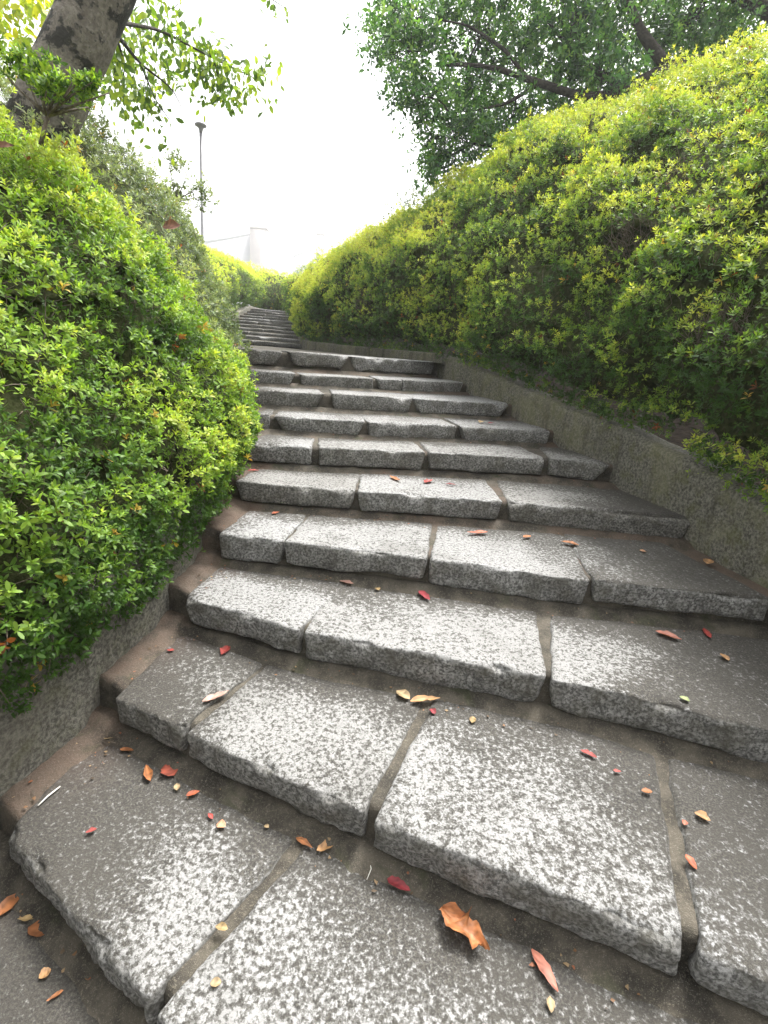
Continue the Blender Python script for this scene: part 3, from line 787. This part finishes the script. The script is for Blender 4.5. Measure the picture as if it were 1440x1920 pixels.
LEAVES = [
 (-0.627,1.285,0.159,0.0587,'brick',0.95,'round brick-red fallen leaf near the left wall, below the second step'),
 (-0.688,1.266,0.159,0.0717,'orange',0.35,'curled orange-red fallen leaf touching the round brick-red one'),
 (-0.802,1.356,0.159,0.0468,'orange',0.35,'narrow orange fallen leaf by the end of the brown mortar strip'),
 (-0.521,1.206,0.159,0.0395,'redor',0.5,'small orange-red fallen leaf just below the round brick-red one'),
 (-0.578,1.225,0.159,0.0267,'tan',0.7,'tiny tan leaf scrap under the round brick-red leaf'),
 (-0.441,1.134,0.159,0.0252,'red',0.5,'tiny red leaf scrap above a peach leaf scrap on the lowest full stone'),
 (-0.400,1.106,0.159,0.0278,'peach',0.9,'small peach leaf scrap on the far edge of the lowest full stone'),
 (-0.270,1.114,0.159,0.0155,'tan',0.8,'very small tan speck of leaf near the second step riser'),
 (-0.750,1.059,0.159,0.0270,'red',0.5,'tiny crimson leaf scrap on the dark part of the lowest left stone'),
 (-0.889,1.407,0.159,0.0370,'tan',0.8,'tan leaf scrap in the corner where the brown mortar strip ends'),
 (-0.153,1.072,0.159,0.0605,'orange',0.28,'thin curled orange leaf at the top end of the lowest stone joint'),
 (-0.085,1.069,0.159,0.0694,'ortan',0.38,'orange-tan elongated leaf at the foot of the second step'),
 (0.115,0.973,0.159,0.0678,'crimson',0.42,'crimson pointed leaf lying at the foot of the second step'),
 (0.273,0.874,0.159,0.1311,'rust',0.5,'largest fallen leaf, crumpled orange-brown, at the foot of the second step'),
 (0.453,0.803,0.159,0.0917,'salmon',0.3,'long salmon-red leaf beside the largest crumpled leaf'),
 (0.449,0.739,0.159,0.0305,'tan',0.6,'pale tan leaf scrap near the bottom of the picture'),
 (-0.311,0.840,0.159,0.0306,'yellow',0.6,'yellow leaf scrap caught in the lowest stone joint'),
 (-0.287,0.731,0.159,0.0233,'tan',0.8,'faint tan leaf scrap on the lowest middle stone'),
 (-0.808,0.900,0.004,0.0638,'rust',0.6,'rust-brown leaf on the dark paving at lower left'),
 (-0.928,0.952,0.004,0.0633,'rust',0.6,'rust-brown leaf at the left edge of the picture'),
 (-0.859,0.923,0.004,0.0423,'yellow',0.35,'broken yellow leaf between two rust-brown leaves'),
 (-0.733,0.808,0.004,0.0259,'ortan',0.9,'small orange-tan scrap on the dark paving below the rust-brown leaf'),
 (-0.625,0.808,0.004,0.0233,'ortan',0.7,'small orange-tan scrap under the lowest left stone'),
 (-0.682,0.767,0.004,0.0351,'orange',0.25,'curled orange leaf stalk near the bottom left corner'),
 (-0.533,1.462,0.314,0.0965,'pink',0.3,'pink narrow leaf lying in a joint of the second step'),
 (-0.592,1.740,0.314,0.0684,'red',0.5,'bright red leaf on the second step below the third'),
 (-0.800,1.715,0.314,0.0296,'red',0.6,'tiny red leaf scrap near the left end of the second step'),
 (-0.875,1.798,0.314,0.0527,'peach',0.6,'peach leaf on brown mortar at the left wall, second step'),
 (0.120,1.551,0.314,0.0623,'tan',0.7,'tan broken leaf at the foot of the third step'),
 (0.201,1.531,0.314,0.1117,'ortan',0.3,'long curled orange-tan leaf beside the tan broken leaf'),
 (0.224,1.474,0.314,0.0299,'crimson',0.8,'small crimson scrap at the back end of a second-step joint'),
 (0.360,1.446,0.314,0.0331,'yellow',0.7,'square yellow-tan scrap on the back edge of the second step'),
 (0.718,1.328,0.314,0.0516,'red',0.4,'red leaf on the mortar behind the big second-step stone'),
 (0.784,1.265,0.314,0.0232,'red',0.5,'tiny red scrap following the red leaf behind the big stone'),
 (0.842,1.194,0.314,0.0317,'orange',0.6,'orange scrap on the dirty back corner of the big second-step stone'),
 (0.964,1.119,0.314,0.0393,'ortan',0.7,'yellow-orange leaf on the rightmost second-step stone'),
 (0.901,1.095,0.314,0.0208,'salmon',0.7,'tiny salmon scrap in the right joint of the second step'),
 (0.852,0.976,0.314,0.0410,'redor',0.5,'orange-red leaf in the right joint of the second step'),
 (-0.147,2.119,0.471,0.0741,'pink',0.4,'pink leaf at the foot of the fourth step above a joint'),
 (0.209,2.045,0.471,0.0910,'crimson',0.4,'crimson split leaf at the foot of the fourth step'),
 (-0.002,2.078,0.471,0.0291,'yellow',0.8,'tiny yellow speck of leaf at the foot of the fourth step'),
 (1.210,1.854,0.471,0.0969,'salmon',0.45,'salmon forked leaf on the shaded right end of the third step'),
 (1.395,1.897,0.471,0.0898,'red',0.3,'thin red leaf on the shaded right end of the third step'),
 (1.345,1.991,0.471,0.0328,'orange',0.7,'tiny orange scrap above the salmon forked leaf'),
 (1.359,1.721,0.471,0.0455,'ortan',0.6,'small orange-tan leaf at the right edge of the third step'),
 (1.048,1.436,0.471,0.0320,'green',0.8,'small pale green leaf on the front of the third step'),
 (0.497,2.493,0.633,0.1231,'redor',0.3,'orange-red narrow leaf at the foot of the fifth step'),
 (0.758,2.494,0.633,0.0560,'orange',0.6,'small orange leaf between two larger ones on the fourth step'),
 (0.964,2.438,0.633,0.0877,'orange',0.5,'orange torn leaf near the joint of the fourth step'),
 (1.328,2.410,0.633,0.0326,'peach',0.8,'tiny peach scrap on the shaded right of the fourth step'),
 (1.614,2.329,0.633,0.0842,'ortan',0.6,'orange-tan leaf by the right kerb on the fourth step'),
 (-0.581,2.569,0.633,0.0517,'redor',0.5,'small red leaf at the left end of the fourth step'),
 (0.049,2.958,0.777,0.1095,'orange',0.3,'orange leaf at the foot of the sixth step'),
 (0.252,2.943,0.777,0.0898,'red',0.5,'red leaf at the foot of the sixth step by a joint'),
 (0.384,2.920,0.777,0.0637,'crimson',0.4,'small crimson leaf beside the red leaf on the fifth step'),
 (-0.787,2.886,0.777,0.0630,'red',0.5,'small red leaf at the left end of the fifth step'),
 (0.748,3.821,1.050,0.0721,'crimson',0.5,'small crimson leaf at the foot of the eighth step'),
 (0.683,3.844,1.050,0.0887,'tan',0.5,'dry pale leaf beside the small crimson one on the seventh step'),
]

# ------------------------------------------------------------------ trees
def spline(pts, n=14):
    return relax(resample(np.array(pts, float), max(.02, np.linalg.norm(np.diff(np.array(pts, float), axis=0), axis=1).sum() / n)), 2)

def hang_leaves(centers, rs, n_each, rad, L, cols, down=.7, asp=.5):
    P = np.repeat(np.asarray(centers, float), n_each, 0)
    P = P + rs.normal(0, 1, P.shape) * rad
    D = unit(rs.normal(0, .55, P.shape) + np.array([0, 0, -down]))
    U = unit(rs.normal(0, 1, P.shape) + np.array([0, -.3, .5]))
    Lf = L * rs.uniform(.65, 1.2, len(P))
    V, F = leaf_block(P, D, U, Lf, Lf * asp, rs.uniform(-.3, 1.2, len(P)))
    c = np.array(cols)[rs.randint(0, len(cols), len(P))] * rs.uniform(.8, 1.2, (len(P), 1))
    return V, F, np.repeat(c, 6, 0)

rs = np.random.RandomState(3)
ch = empty('cherry_tree', label='leaning tree trunk with dark spotted bark and hanging leaves above the left-hand hedge', category='tree')
mb = MB()
tr = relax(resample([(-2.82, 3.50, 1.55), (-2.45, 3.5, 2.25), (-2.15, 3.5, 2.74), (-1.82, 3.5, 3.26), (-1.45, 3.55, 3.9), (-1.15, 3.7, 4.8), (-1.0, 3.9, 5.8)], .05), 6)
mb.tube(tr, np.interp(np.linspace(0, 1, len(tr)), [0, .15, .3, 1], [.24, .185, .165, .12]), 28, wob=.016, seed=4)
obj('trunk', mb.mesh('trunk', M_BARK), ch)
mb = MB()
for b, r0 in ((BR_A, .014), (BR_B, .015), (BR_C, .008), (BR_D, .008), (BR_E, .009)):
    q = spline(b); mb.tube(q, np.linspace(r0, .003, len(q)), 6)
up1 = spline([tr[-12], (-1.6, 4.4, 5.2), (-2.6, 5.0, 4.6), (-3.3, 5.6, 4.2)]); mb.tube(up1, np.linspace(.05, .008, len(up1)), 7)
up2 = spline([tr[-4], (-1.0, 4.8, 5.6), (-1.8, 5.8, 5.0), BR_F[0], BR_F[1], BR_F[2]]); mb.tube(up2, np.linspace(.035, .003, len(up2)), 6)
cents = []
for b in (BR_A, BR_B, BR_C, BR_D, BR_E):
    q = spline(b, 16)[4:]
    for p in q:
        for _ in range(3): cents.append(p + rs.normal(0, 1, 3) * [.09, .10, .07] + [0, 0, .0])
fill = np.array([(-1.95, 4.7, 3.45), (-1.75, 4.7, 3.5), (-1.76, 4.8, 3.38), (-1.95, 4.7, 3.2), (-2.1, 4.6, 3.35), (-1.6, 4.9, 3.48), (-1.86, 4.7, 3.62), (-1.42, 5, 3.5), (-2.12, 4.6, 3.6)])
for p in fill:
    for _ in range(6): cents.append(p + rs.normal(0, 1, 3) * [.10, .10, .06] + [0, 0, .09])
cents = [p for p in cents if not (p[2] < 3.36 and p[0] > -1.93)]
for p in cents[::3]:
    e = p + rs.normal(0, .04, 3) + [0, 0, .1]; mb.tube([e, .5 * (e + p) + rs.normal(0, .01, 3), p], [.0035, .0028, .002], 3, cap=False)
GREENS = [(.12, .22, .03), (.20, .31, .035), (.28, .38, .04), (.08, .15, .03)]
YELLOWS = [(.32, .40, .03), (.40, .43, .03), (.22, .32, .03)]
V1, F1, c1 = hang_leaves(cents, rs, 8, .055, .064, GREENS, .7, .5)
V2, F2, c2 = hang_leaves(np.repeat(np.array(CLUMP_TL), 40, 0) + rs.normal(0, .20, (40 * len(CLUMP_TL), 3)), rs, 4, .05, .09, YELLOWS, .5, .5)
V3, F3, c3 = hang_leaves(spline(BR_F)[6:], rs, 3, .05, .07, GREENS, .8, .5)
cr = MB(); cr.add(V1, F1, c1); cr.add(V2, F2, c2); cr.add(V3, F3, c3)
obj('crown', cr.mesh('crown', M_TREE, False), ch)
obj('branches', mb.mesh('branches', M_DARKBARK), ch)

cm = empty('broadleaf_tree', label='dark green spreading tree with black limbs behind the right-hand hedge', category='tree')
mb = MB()
tk = spline([(6.2, 8.9, 2.2), (5.9, 8.7, 3.8), (5.6, 8.5, 4.9), (5.3, 8.4, 5.7), (5.2, 8.4, 6.8), (5.1, 8.4, 7.8)], 24)
mb.tube(tk, np.linspace(.34, .14, len(tk)), 16, wob=.03, seed=9)
obj('trunk', mb.mesh('trunk', M_DARKBARK), cm)
mb = MB()
limbs = [([(5.6, 8.5, 4.95), (4.6, 8.2, 5.35), (3.7, 8.05, 5.42), (3.13, 8.0, 5.27), (2.75, 8.0, 4.98), (2.35, 8, 4.84), (2.0, 8, 4.92), (1.44, 8.0, 5.03), (.84, 8.0, 5.17), (.3, 8.0, 5.11)], .13, .018),
         ([(3.2, 8.0, 5.28), (2.82, 8.05, 5.62), (2.47, 8.1, 6.1), (2.2, 8.2, 6.8)], .08, .02),
         ([(2.6, 8.0, 4.9), (1.95, 8.0, 4.52), (1.35, 8.0, 4.26), (.8, 8.1, 4.3)], .06, .012),
         ([(5.3, 8.4, 5.8), (4.2, 8.3, 6.2), (3.2, 8.4, 6.4), (2.2, 8.6, 6.7), (1.0, 8.7, 6.6), (.2, 8.6, 6.2)], .09, .015),
         ([(2.75, 8.0, 4.98), (2.3, 8.2, 5.3), (1.9, 8.3, 5.6), (1.5, 8.4, 6.0)], .045, .012),
         ([(1.44, 8.0, 5.03), (1.1, 8.05, 5.35), (.6, 8.1, 5.6), (.0, 8.2, 5.7)], .03, .008),
         ([(1.6, 8.0, 5.0), (1.2, 8.0, 4.75), (.8, 8.0, 4.65), (.45, 8.0, 4.6)], .026, .007)]
LP = []
for pts, r0, r1 in limbs:
    q = spline(pts, 22); LP.append(q); mb.tube(q, np.linspace(r0, r1, len(q)), 8, wob=.006, seed=2)
LP = np.concatenate(LP)
cr = MB()
TC = [(.034, .095, .030), (.075, .185, .050), (.150, .31, .075), (.25, .43, .10)]
for (bx, by, bz, br_) in BLOBS:
    c0 = np.array([bx, by, bz])
    a = LP[np.argmin(np.linalg.norm(LP - c0, axis=1))]
    q = spline([a, .5 * (a + c0) + rs.normal(0, .08, 3), c0], 6); mb.tube(q, np.linspace(.016, .006, len(q)), 5, cap=False)
    ncl = int(25 * (br_ / .6) ** 2) + 10
    dirs = unit(rs.normal(0, 1, (ncl, 3))); rad = br_ * rs.uniform(.35, 1.08, (ncl, 1))
    cl = c0 + dirs * rad * [1.0, 1.15, .85]
    for p in cl[::2]:
        mb.tube([c0 + rs.normal(0, .05, 3), .5 * (c0 + p) + rs.normal(0, .05, 3), p], [.007, .005, .003], 3, cap=False)
    P = np.repeat(cl, 11, 0); P = P + rs.normal(0, 1, P.shape) * [.12, .12, .085]
    Ax = unit(rs.normal(0, .6, P.shape) + (P - c0) * .8 + [0, 0, .3])
    cc = np.array(TC)[np.clip(rs.normal(1.5, .9, len(P)), 0, 3.4).astype(int)] * rs.uniform(.8, 1.25, (len(P), 1))
    V, F, ccl = rosettes(P, Ax, .088 * rs.uniform(.7, 1.2, len(P)), 6, rs, cc, leaf_quads, .50, (30, 115))
    cr.add(V, F, ccl)
obj('crown', cr.mesh('crown', M_TREE, False), cm)
obj('limbs', mb.mesh('limbs', M_DARKBARK), cm)

# hazy bush whose top shows over the right-hand hedge, far behind
def far_bush(name, label, c0, rad, seed, cols):
    rs = np.random.RandomState(seed); root = empty(name, label=label, category='bush')
    dirs = unit(rs.normal(0, 1, (500, 3))); P = np.array(c0) + dirs * np.array(rad) * rs.uniform(.5, 1.05, (500, 1))
    V, F, c = rosettes(P, unit(dirs + [0, 0, .5]), np.full(500, .16), 6, rs, np.array(cols)[rs.randint(0, len(cols), 500)], leaf_quads, .5)
    obj('foliage', mesh_np('foliage', V, F, M_TREE, c, False), root)
    mb = MB(); mb.tube([(c0[0], c0[1], 2.0), (c0[0] + .05, c0[1], c0[2] - .3), tuple(c0)], [.08, .06, .02], 6); obj('stem', mb.mesh('stem', M_DARKBARK), root)
far_bush('round_bush', 'pale hazy bush just showing over the right-hand hedge', (.6, 26.0, 7.2), (1.6, 1.5, 2.4), 12, [(.06, .09, .04), (.09, .12, .05)])

# untrimmed shoots standing above the hedges
def shoot(label, base, puffs, n, leaf, cols, seed, m=8):
    rs = np.random.RandomState(seed)
    root = empty('untrimmed_shoot', label=label, category='shrub')
    base = np.array(base, float); mb = MB()
    P = []
    fork = base * .55 + np.mean([p[0] for p in puffs], 0) * .45
    mb.tube([base, .5 * (base + fork) + rs.normal(0, .006, 3), fork], [.0085, .0075, .006], 6)
    for c0, rad, w in puffs:
        c0 = np.array(c0, float)
        for _ in range(3):
            e = c0 + rs.normal(0, .5, 3) * rad
            mb.tube([fork, .5 * (fork + e) + rs.normal(0, .01, 3), e], [.005, .004, .002], 5)
        P.append(c0 + unit(rs.normal(0, 1, (int(n * w), 3))) * rs.uniform(.3, 1, (int(n * w), 1)) * rad)
    P = np.concatenate(P)
    col = np.array(cols)[rs.randint(0, len(cols), len(P))]
    V, F, c = rosettes(P, unit(rs.normal(0, .5, P.shape) + [0, 0, .8]), leaf * rs.uniform(.8, 1.2, len(P)), m, rs, col, leaf_block)
    obj('stem', mb.mesh('stem', M_TWIG), root)
    obj('foliage', mesh_np('foliage', V, F, M_LEAF, c, False), root)
shoot('tall untrimmed azalea shoot in front of the leaning spotted trunk', (-1.40, 2.2, 2.15),
      [((-1.36, 2.2, 2.37), np.array([.09, .09, .075]), 1.0), ((-1.25, 2.22, 2.34), np.array([.07, .08, .05]), .7), ((-1.46, 2.2, 2.41), np.array([.07, .07, .06]), .6), ((-1.31, 2.15, 2.31), np.array([.06, .06, .04]), .5), ((-1.19, 2.2, 2.36), np.array([.05, .05, .03]), .3)], 85, .029, PAL_L[:3], 41)
shoot('grey-green wild shoots rising above the shrub mass near the lamp post', (-2.55, 6.0, 2.75),
      [((-2.42, 6.0, 3.22), np.array([.18, .15, .12]), 1.0), ((-2.22, 6.0, 3.02), np.array([.16, .15, .14]), 1.0), ((-2.45, 6.0, 2.95), np.array([.16, .15, .12]), 1.0), ((-2.12, 6.0, 2.86), np.array([.12, .1, .1]), .6)], 40, .05, PAL_G[1:3], 42, 7)

# ------------------------------------------------------------------ lamp post
lp = empty('street_lamp', label='slim grey lamp post with a flat disc head beyond the left-hand hedges', category='street lamp')
lx, ly = -5.80, 16.0
mb = MB(); mb.tube([(lx, ly, 1.9), (lx, ly, 2.9), (lx, ly, 2.92), (lx + .05, ly, 6.88)], [.085, .085, .058, .045], 14); obj('pole', mb.mesh('pole', M_METAL), lp)
mb = MB(); mb.tube([(lx, ly, 1.9), (lx, ly, 2.12), (lx, ly, 2.14)], [.16, .15, .09], 14); obj('base', mb.mesh('base', M_METAL), lp)
a = np.linspace(0, 1, 9)
mb = MB(); mb.tube([(lx + .05, ly, z) for z in (6.80, 6.86, 6.93, 6.965, 7.0, 7.03, 7.045)], [.045, .05, .075, .155, .16, .11, .02], 24); obj('lamp_head', mb.mesh('lamp_head', M_METAL), lp)

# ------------------------------------------------------------------ far buildings
def building(name, label, x0, x1, y0, y1, ztop, mat, slope=0):
    root = empty(name, label=label, category='building')
    mb = MB()
    V = [(x0, y0, 1.5), (x1, y0, 1.5), (x1, y1, 1.5), (x0, y1, 1.5), (x0, y0, ztop - slope), (x1, y0, ztop), (x1, y1, ztop), (x0, y1, ztop - slope)]
    mb.add(V, [(0, 1, 5, 4), (1, 2, 6, 5), (2, 3, 7, 6), (3, 0, 4, 7), (4, 5, 6, 7)]); obj('wall', mb.mesh('wall', mat, False), root)
    mb = MB(); e = .08
    V = [(x0 - e, y0 - e, ztop - slope + .01), (x1 + e, y0 - e, ztop + .01), (x1 + e, y1 + e, ztop + .01), (x0 - e, y1 + e, ztop - slope + .01)]
    V = V + [(x, y, z + .6) for x, y, z in V]
    mb.add(V, [(0, 3, 2, 1), (0, 1, 5, 4), (1, 2, 6, 5), (2, 3, 7, 6), (3, 0, 4, 7), (4, 5, 6, 7)]); obj('roof', mb.mesh('roof', mat, False), root)
building('apartment_building', 'faint pinkish building block with taller end, above the far hedge', -38.8, -34.6, 140.0, 143.0, 28.45, M_PINK)
building('hall_building', 'faint long white building with sloping roofline next to the pinkish block', -52.0, -38.9, 142.0, 155.0, 27.4, M_WHITE, 3)
building('tower_building', 'thin pale grey tower over the far hedge corner', -28.6, -26.1, 180.0, 183.0, 35.9, M_PINK)
building('office_building', 'low pale bluish building between the pinkish block and the thin tower', -36.6, -30.5, 184.0, 200.0, 31.9, M_WHITE, 2.5)

# ------------------------------------------------------------------ fallen leaves and bits on the steps
DRYC = dict(deadbrown=(.24, .10, .06), brick=(.40, .075, .035), orange=(.50, .17, .035), redor=(.50, .11, .03), tan=(.52, .36, .17), red=(.46, .05, .035), peach=(.60, .30, .15), crimson=(.36, .03, .04),
            ortan=(.56, .29, .10), rust=(.44, .15, .035), salmon=(.52, .16, .09), yellow=(.50, .33, .12), pink=(.60, .32, .24), green=(.35, .42, .14))
def fallen(x, y, z, L, cname, asp, label, seed, yaw=None, nrm=None, group=None):
    rs = np.random.RandomState(seed)
    big_ = cname == 'rust' and L > .1
    nu, nv = (23, 11) if big_ else (9, 5)
    u = np.linspace(0, 1, nu); v = np.linspace(-1, 1, nv)
    wd = np.sin(np.pi * u ** (.8 if asp < .6 else .9)) ** (.75 if asp < .8 else .55)
    wd = wd * (1 + (.10 if not big_ else .05) * rs.normal(0, 1, nu) + (.28 * np.sin(u * 17 + 1) if big_ else 0)); wd[0] = .06; wd[-1] = .03
    X = (u[:, None] - .5) * L + 0 * v
    Y = v[None] * wd[:, None] * L * asp * .5
    curl = rs.uniform(.10, .26); bend = rs.uniform(-.15, .25)
    Zz = curl * (Y ** 2) / (L * asp * .5 + 1e-6) * 2.2 + bend * (X ** 2) / L + rs.normal(0, .014 * L, X.shape) + .06 * L * rs.uniform(0, 1) * (X / L)
    Zz = Zz - Zz.min() + .0015
    if cname == 'rust' and L > .1:                     # the crumpled one folds up on itself
        Zz += .13 * L * np.abs(np.sin(u * 8 + .6))[:, None] * np.abs(v)[None] + .05 * L * np.abs(fbm(np.stack([X, Y, 0 * X], -1), 60, 3, 5)); X = X + .12 * L * np.sin(u * 7)[:, None] * v[None]
    yaw = rs.uniform(0, 6.28) if yaw is None else yaw
    c, s = math.cos(yaw), math.sin(yaw)
    V = np.stack([X * c - Y * s, X * s + Y * c, Zz], -1).reshape(-1, 3)
    base = np.array(DRYC[cname]) * rs.uniform(.50, .72); base = base * .85 + base.mean() * .15
    rib = np.exp(-(np.abs(v) / .2) ** 2)[None, :, None] * np.ones((nu, 1, 1))
    cols = base * (1 + .2 * rs.normal(0, 1, (nu, nv, 1))) + rib * base * .25
    blot = fbm(np.stack([X, Y, 0 * X + seed], -1), 70, 3, seed)[..., None]; cols = cols * (1 + .55 * blot)
    me = mesh_np('fallen_leaf', V, grid_faces(nu, nv), M_DRY, np.clip(cols.reshape(-1, 3), .01, .8))
    o = obj('fallen_leaf', me, label=label, category='leaf', group=group or 'fallen leaves on the steps')
    o.location = (x, y, z)
    if nrm is not None: o.rotation_euler = nrm
    return o
YAW = {13: -.75, 14: -1.15, 12: -.45, 24: .75, 29: .25, 11: .55, 10: -.5}
for i, (x, y, z, L, cn, asp, lab) in enumerate(LEAVES):
    fallen(x, y, z + .003, max(L, .016), cn, asp, lab, 900 + i, YAW.get(i))
fallen(-1.30, 3.12, 2.08,   .10, 'deadbrown', .6, 'large curled brick-brown dead leaf lodged in the left-hand hedge', 990, .2, (R(65), 0, 0), 'dead leaves caught in the hedges')
fallen(-1.40, 2.0, 2.075, .07, 'deadbrown', .4, 'red-brown dead leaf lodged high in the hedge at the left edge', 991, .2, (R(60), 0, 0), 'dead leaves caught in the hedges')

M_STICK = mat_plain('bleached_stick', (.55, .52, .47), (.7, .68, .62), 80, .7, .3, .001)
mb = MB(); mb.tube([(-.945, 1.125, .163), (-.937, 1.155, .166), (-.925, 1.195, .163)], [.0022, .0025, .002], 6)
obj('stick', mb.mesh('stick', M_STICK), label='short bleached white stick on the lowest left stone', category='stick')
mb = MB(); mb.tube([(.03, .985, .160), (.04, 1.01, .166), (.035, 1.03, .17), (.055, 1.06, .178)], [.001, .0014, .0012, .001], 5)
obj('rootlet', mb.mesh('rootlet', M_STICK), label='thin pale rootlet curling from the mortar at the foot of the second step', category='root')
mb = MB(); mb.tube([(-.90, 1.385, .170), (-.875, 1.378, .173), (-.85, 1.376, .170)], [.0022, .002, .0015], 5)
obj('stick', mb.mesh('stick', M_TWIG), label='dry twig at the top end of the brown mortar strip', category='stick')

# crumbs of leaf and soil swept into the corners of the treads
rs = np.random.RandomState(77)
mb = MB()
for k in range(0, 8):
    xs_ = rs.uniform(-1.05, 1.5, 70)
    for x in xs_:
        y = float(nose_y(k + 1, x)) - abs(rs.normal(.02, .045)) - .004
        if rs.rand() < .28:
            y = rs.uniform(float(nose_y(k, -.9)) + .06, float(nose_y(k + 1, -.9)) - .02); x = float(wall_x(WALL_L, y)) + rs.uniform(.03, .22)
        if x < wall_x(WALL_L, y) + .02 or x > wall_x(WALL_R, y) - .02 or y < nose_y(k, x) + .05: continue
        dn = float(nose_y(k + 1, x)) - y
        z = TREAD[k] + .004 + max(0, .026 * float(smooth(.055, -.01, dn)) - .004) + (.008 if x - wall_x(WALL_L, y) < .12 else 0)
        r = rs.uniform(.0025, .0075)
        a = rs.uniform(0, 6.28) + np.array([0, 1.3, 2.6, 4.1]); rr = r * rs.uniform(.5, 1.3, 4)
        V = np.stack([x + rr * np.cos(a), y + rr * np.sin(a), z + rs.uniform(0, .003, 4)], 1)
        V = np.concatenate([V, [[x, y, z + r * .45]]])
        c = np.array([(.16, .085, .04), (.09, .06, .035), (.22, .15, .08), (.20, .07, .03), (.06, .045, .03)][rs.randint(0, 5)])
        mb.add(V, np.array([(0, 1, 4), (1, 2, 4), (2, 3, 4), (3, 0, 4)]), c)
obj('debris', mb.mesh('debris', M_DRY, False), kind='stuff', label='brown crumbs of leaf and soil swept into the step corners')

# ------------------------------------------------------------------ damp bright air
hz = NT('haze_air')
pv = hz.new('ShaderNodeVolumePrincipled')
pv.inputs['Color'].default_value = (.97, .98, 1.0, 1)
pv.inputs['Density'].default_value = .0018
pv.inputs['Anisotropy'].default_value = .35
hz.link(pv.outputs[0], hz.out.inputs['Volume'])
mb = MB(); mb.box(-640, 640, -440, 840, -1.5, 40)
obj('haze', mb.mesh('haze', hz.m, False), kind='stuff', label='bright damp air fading the far buildings')
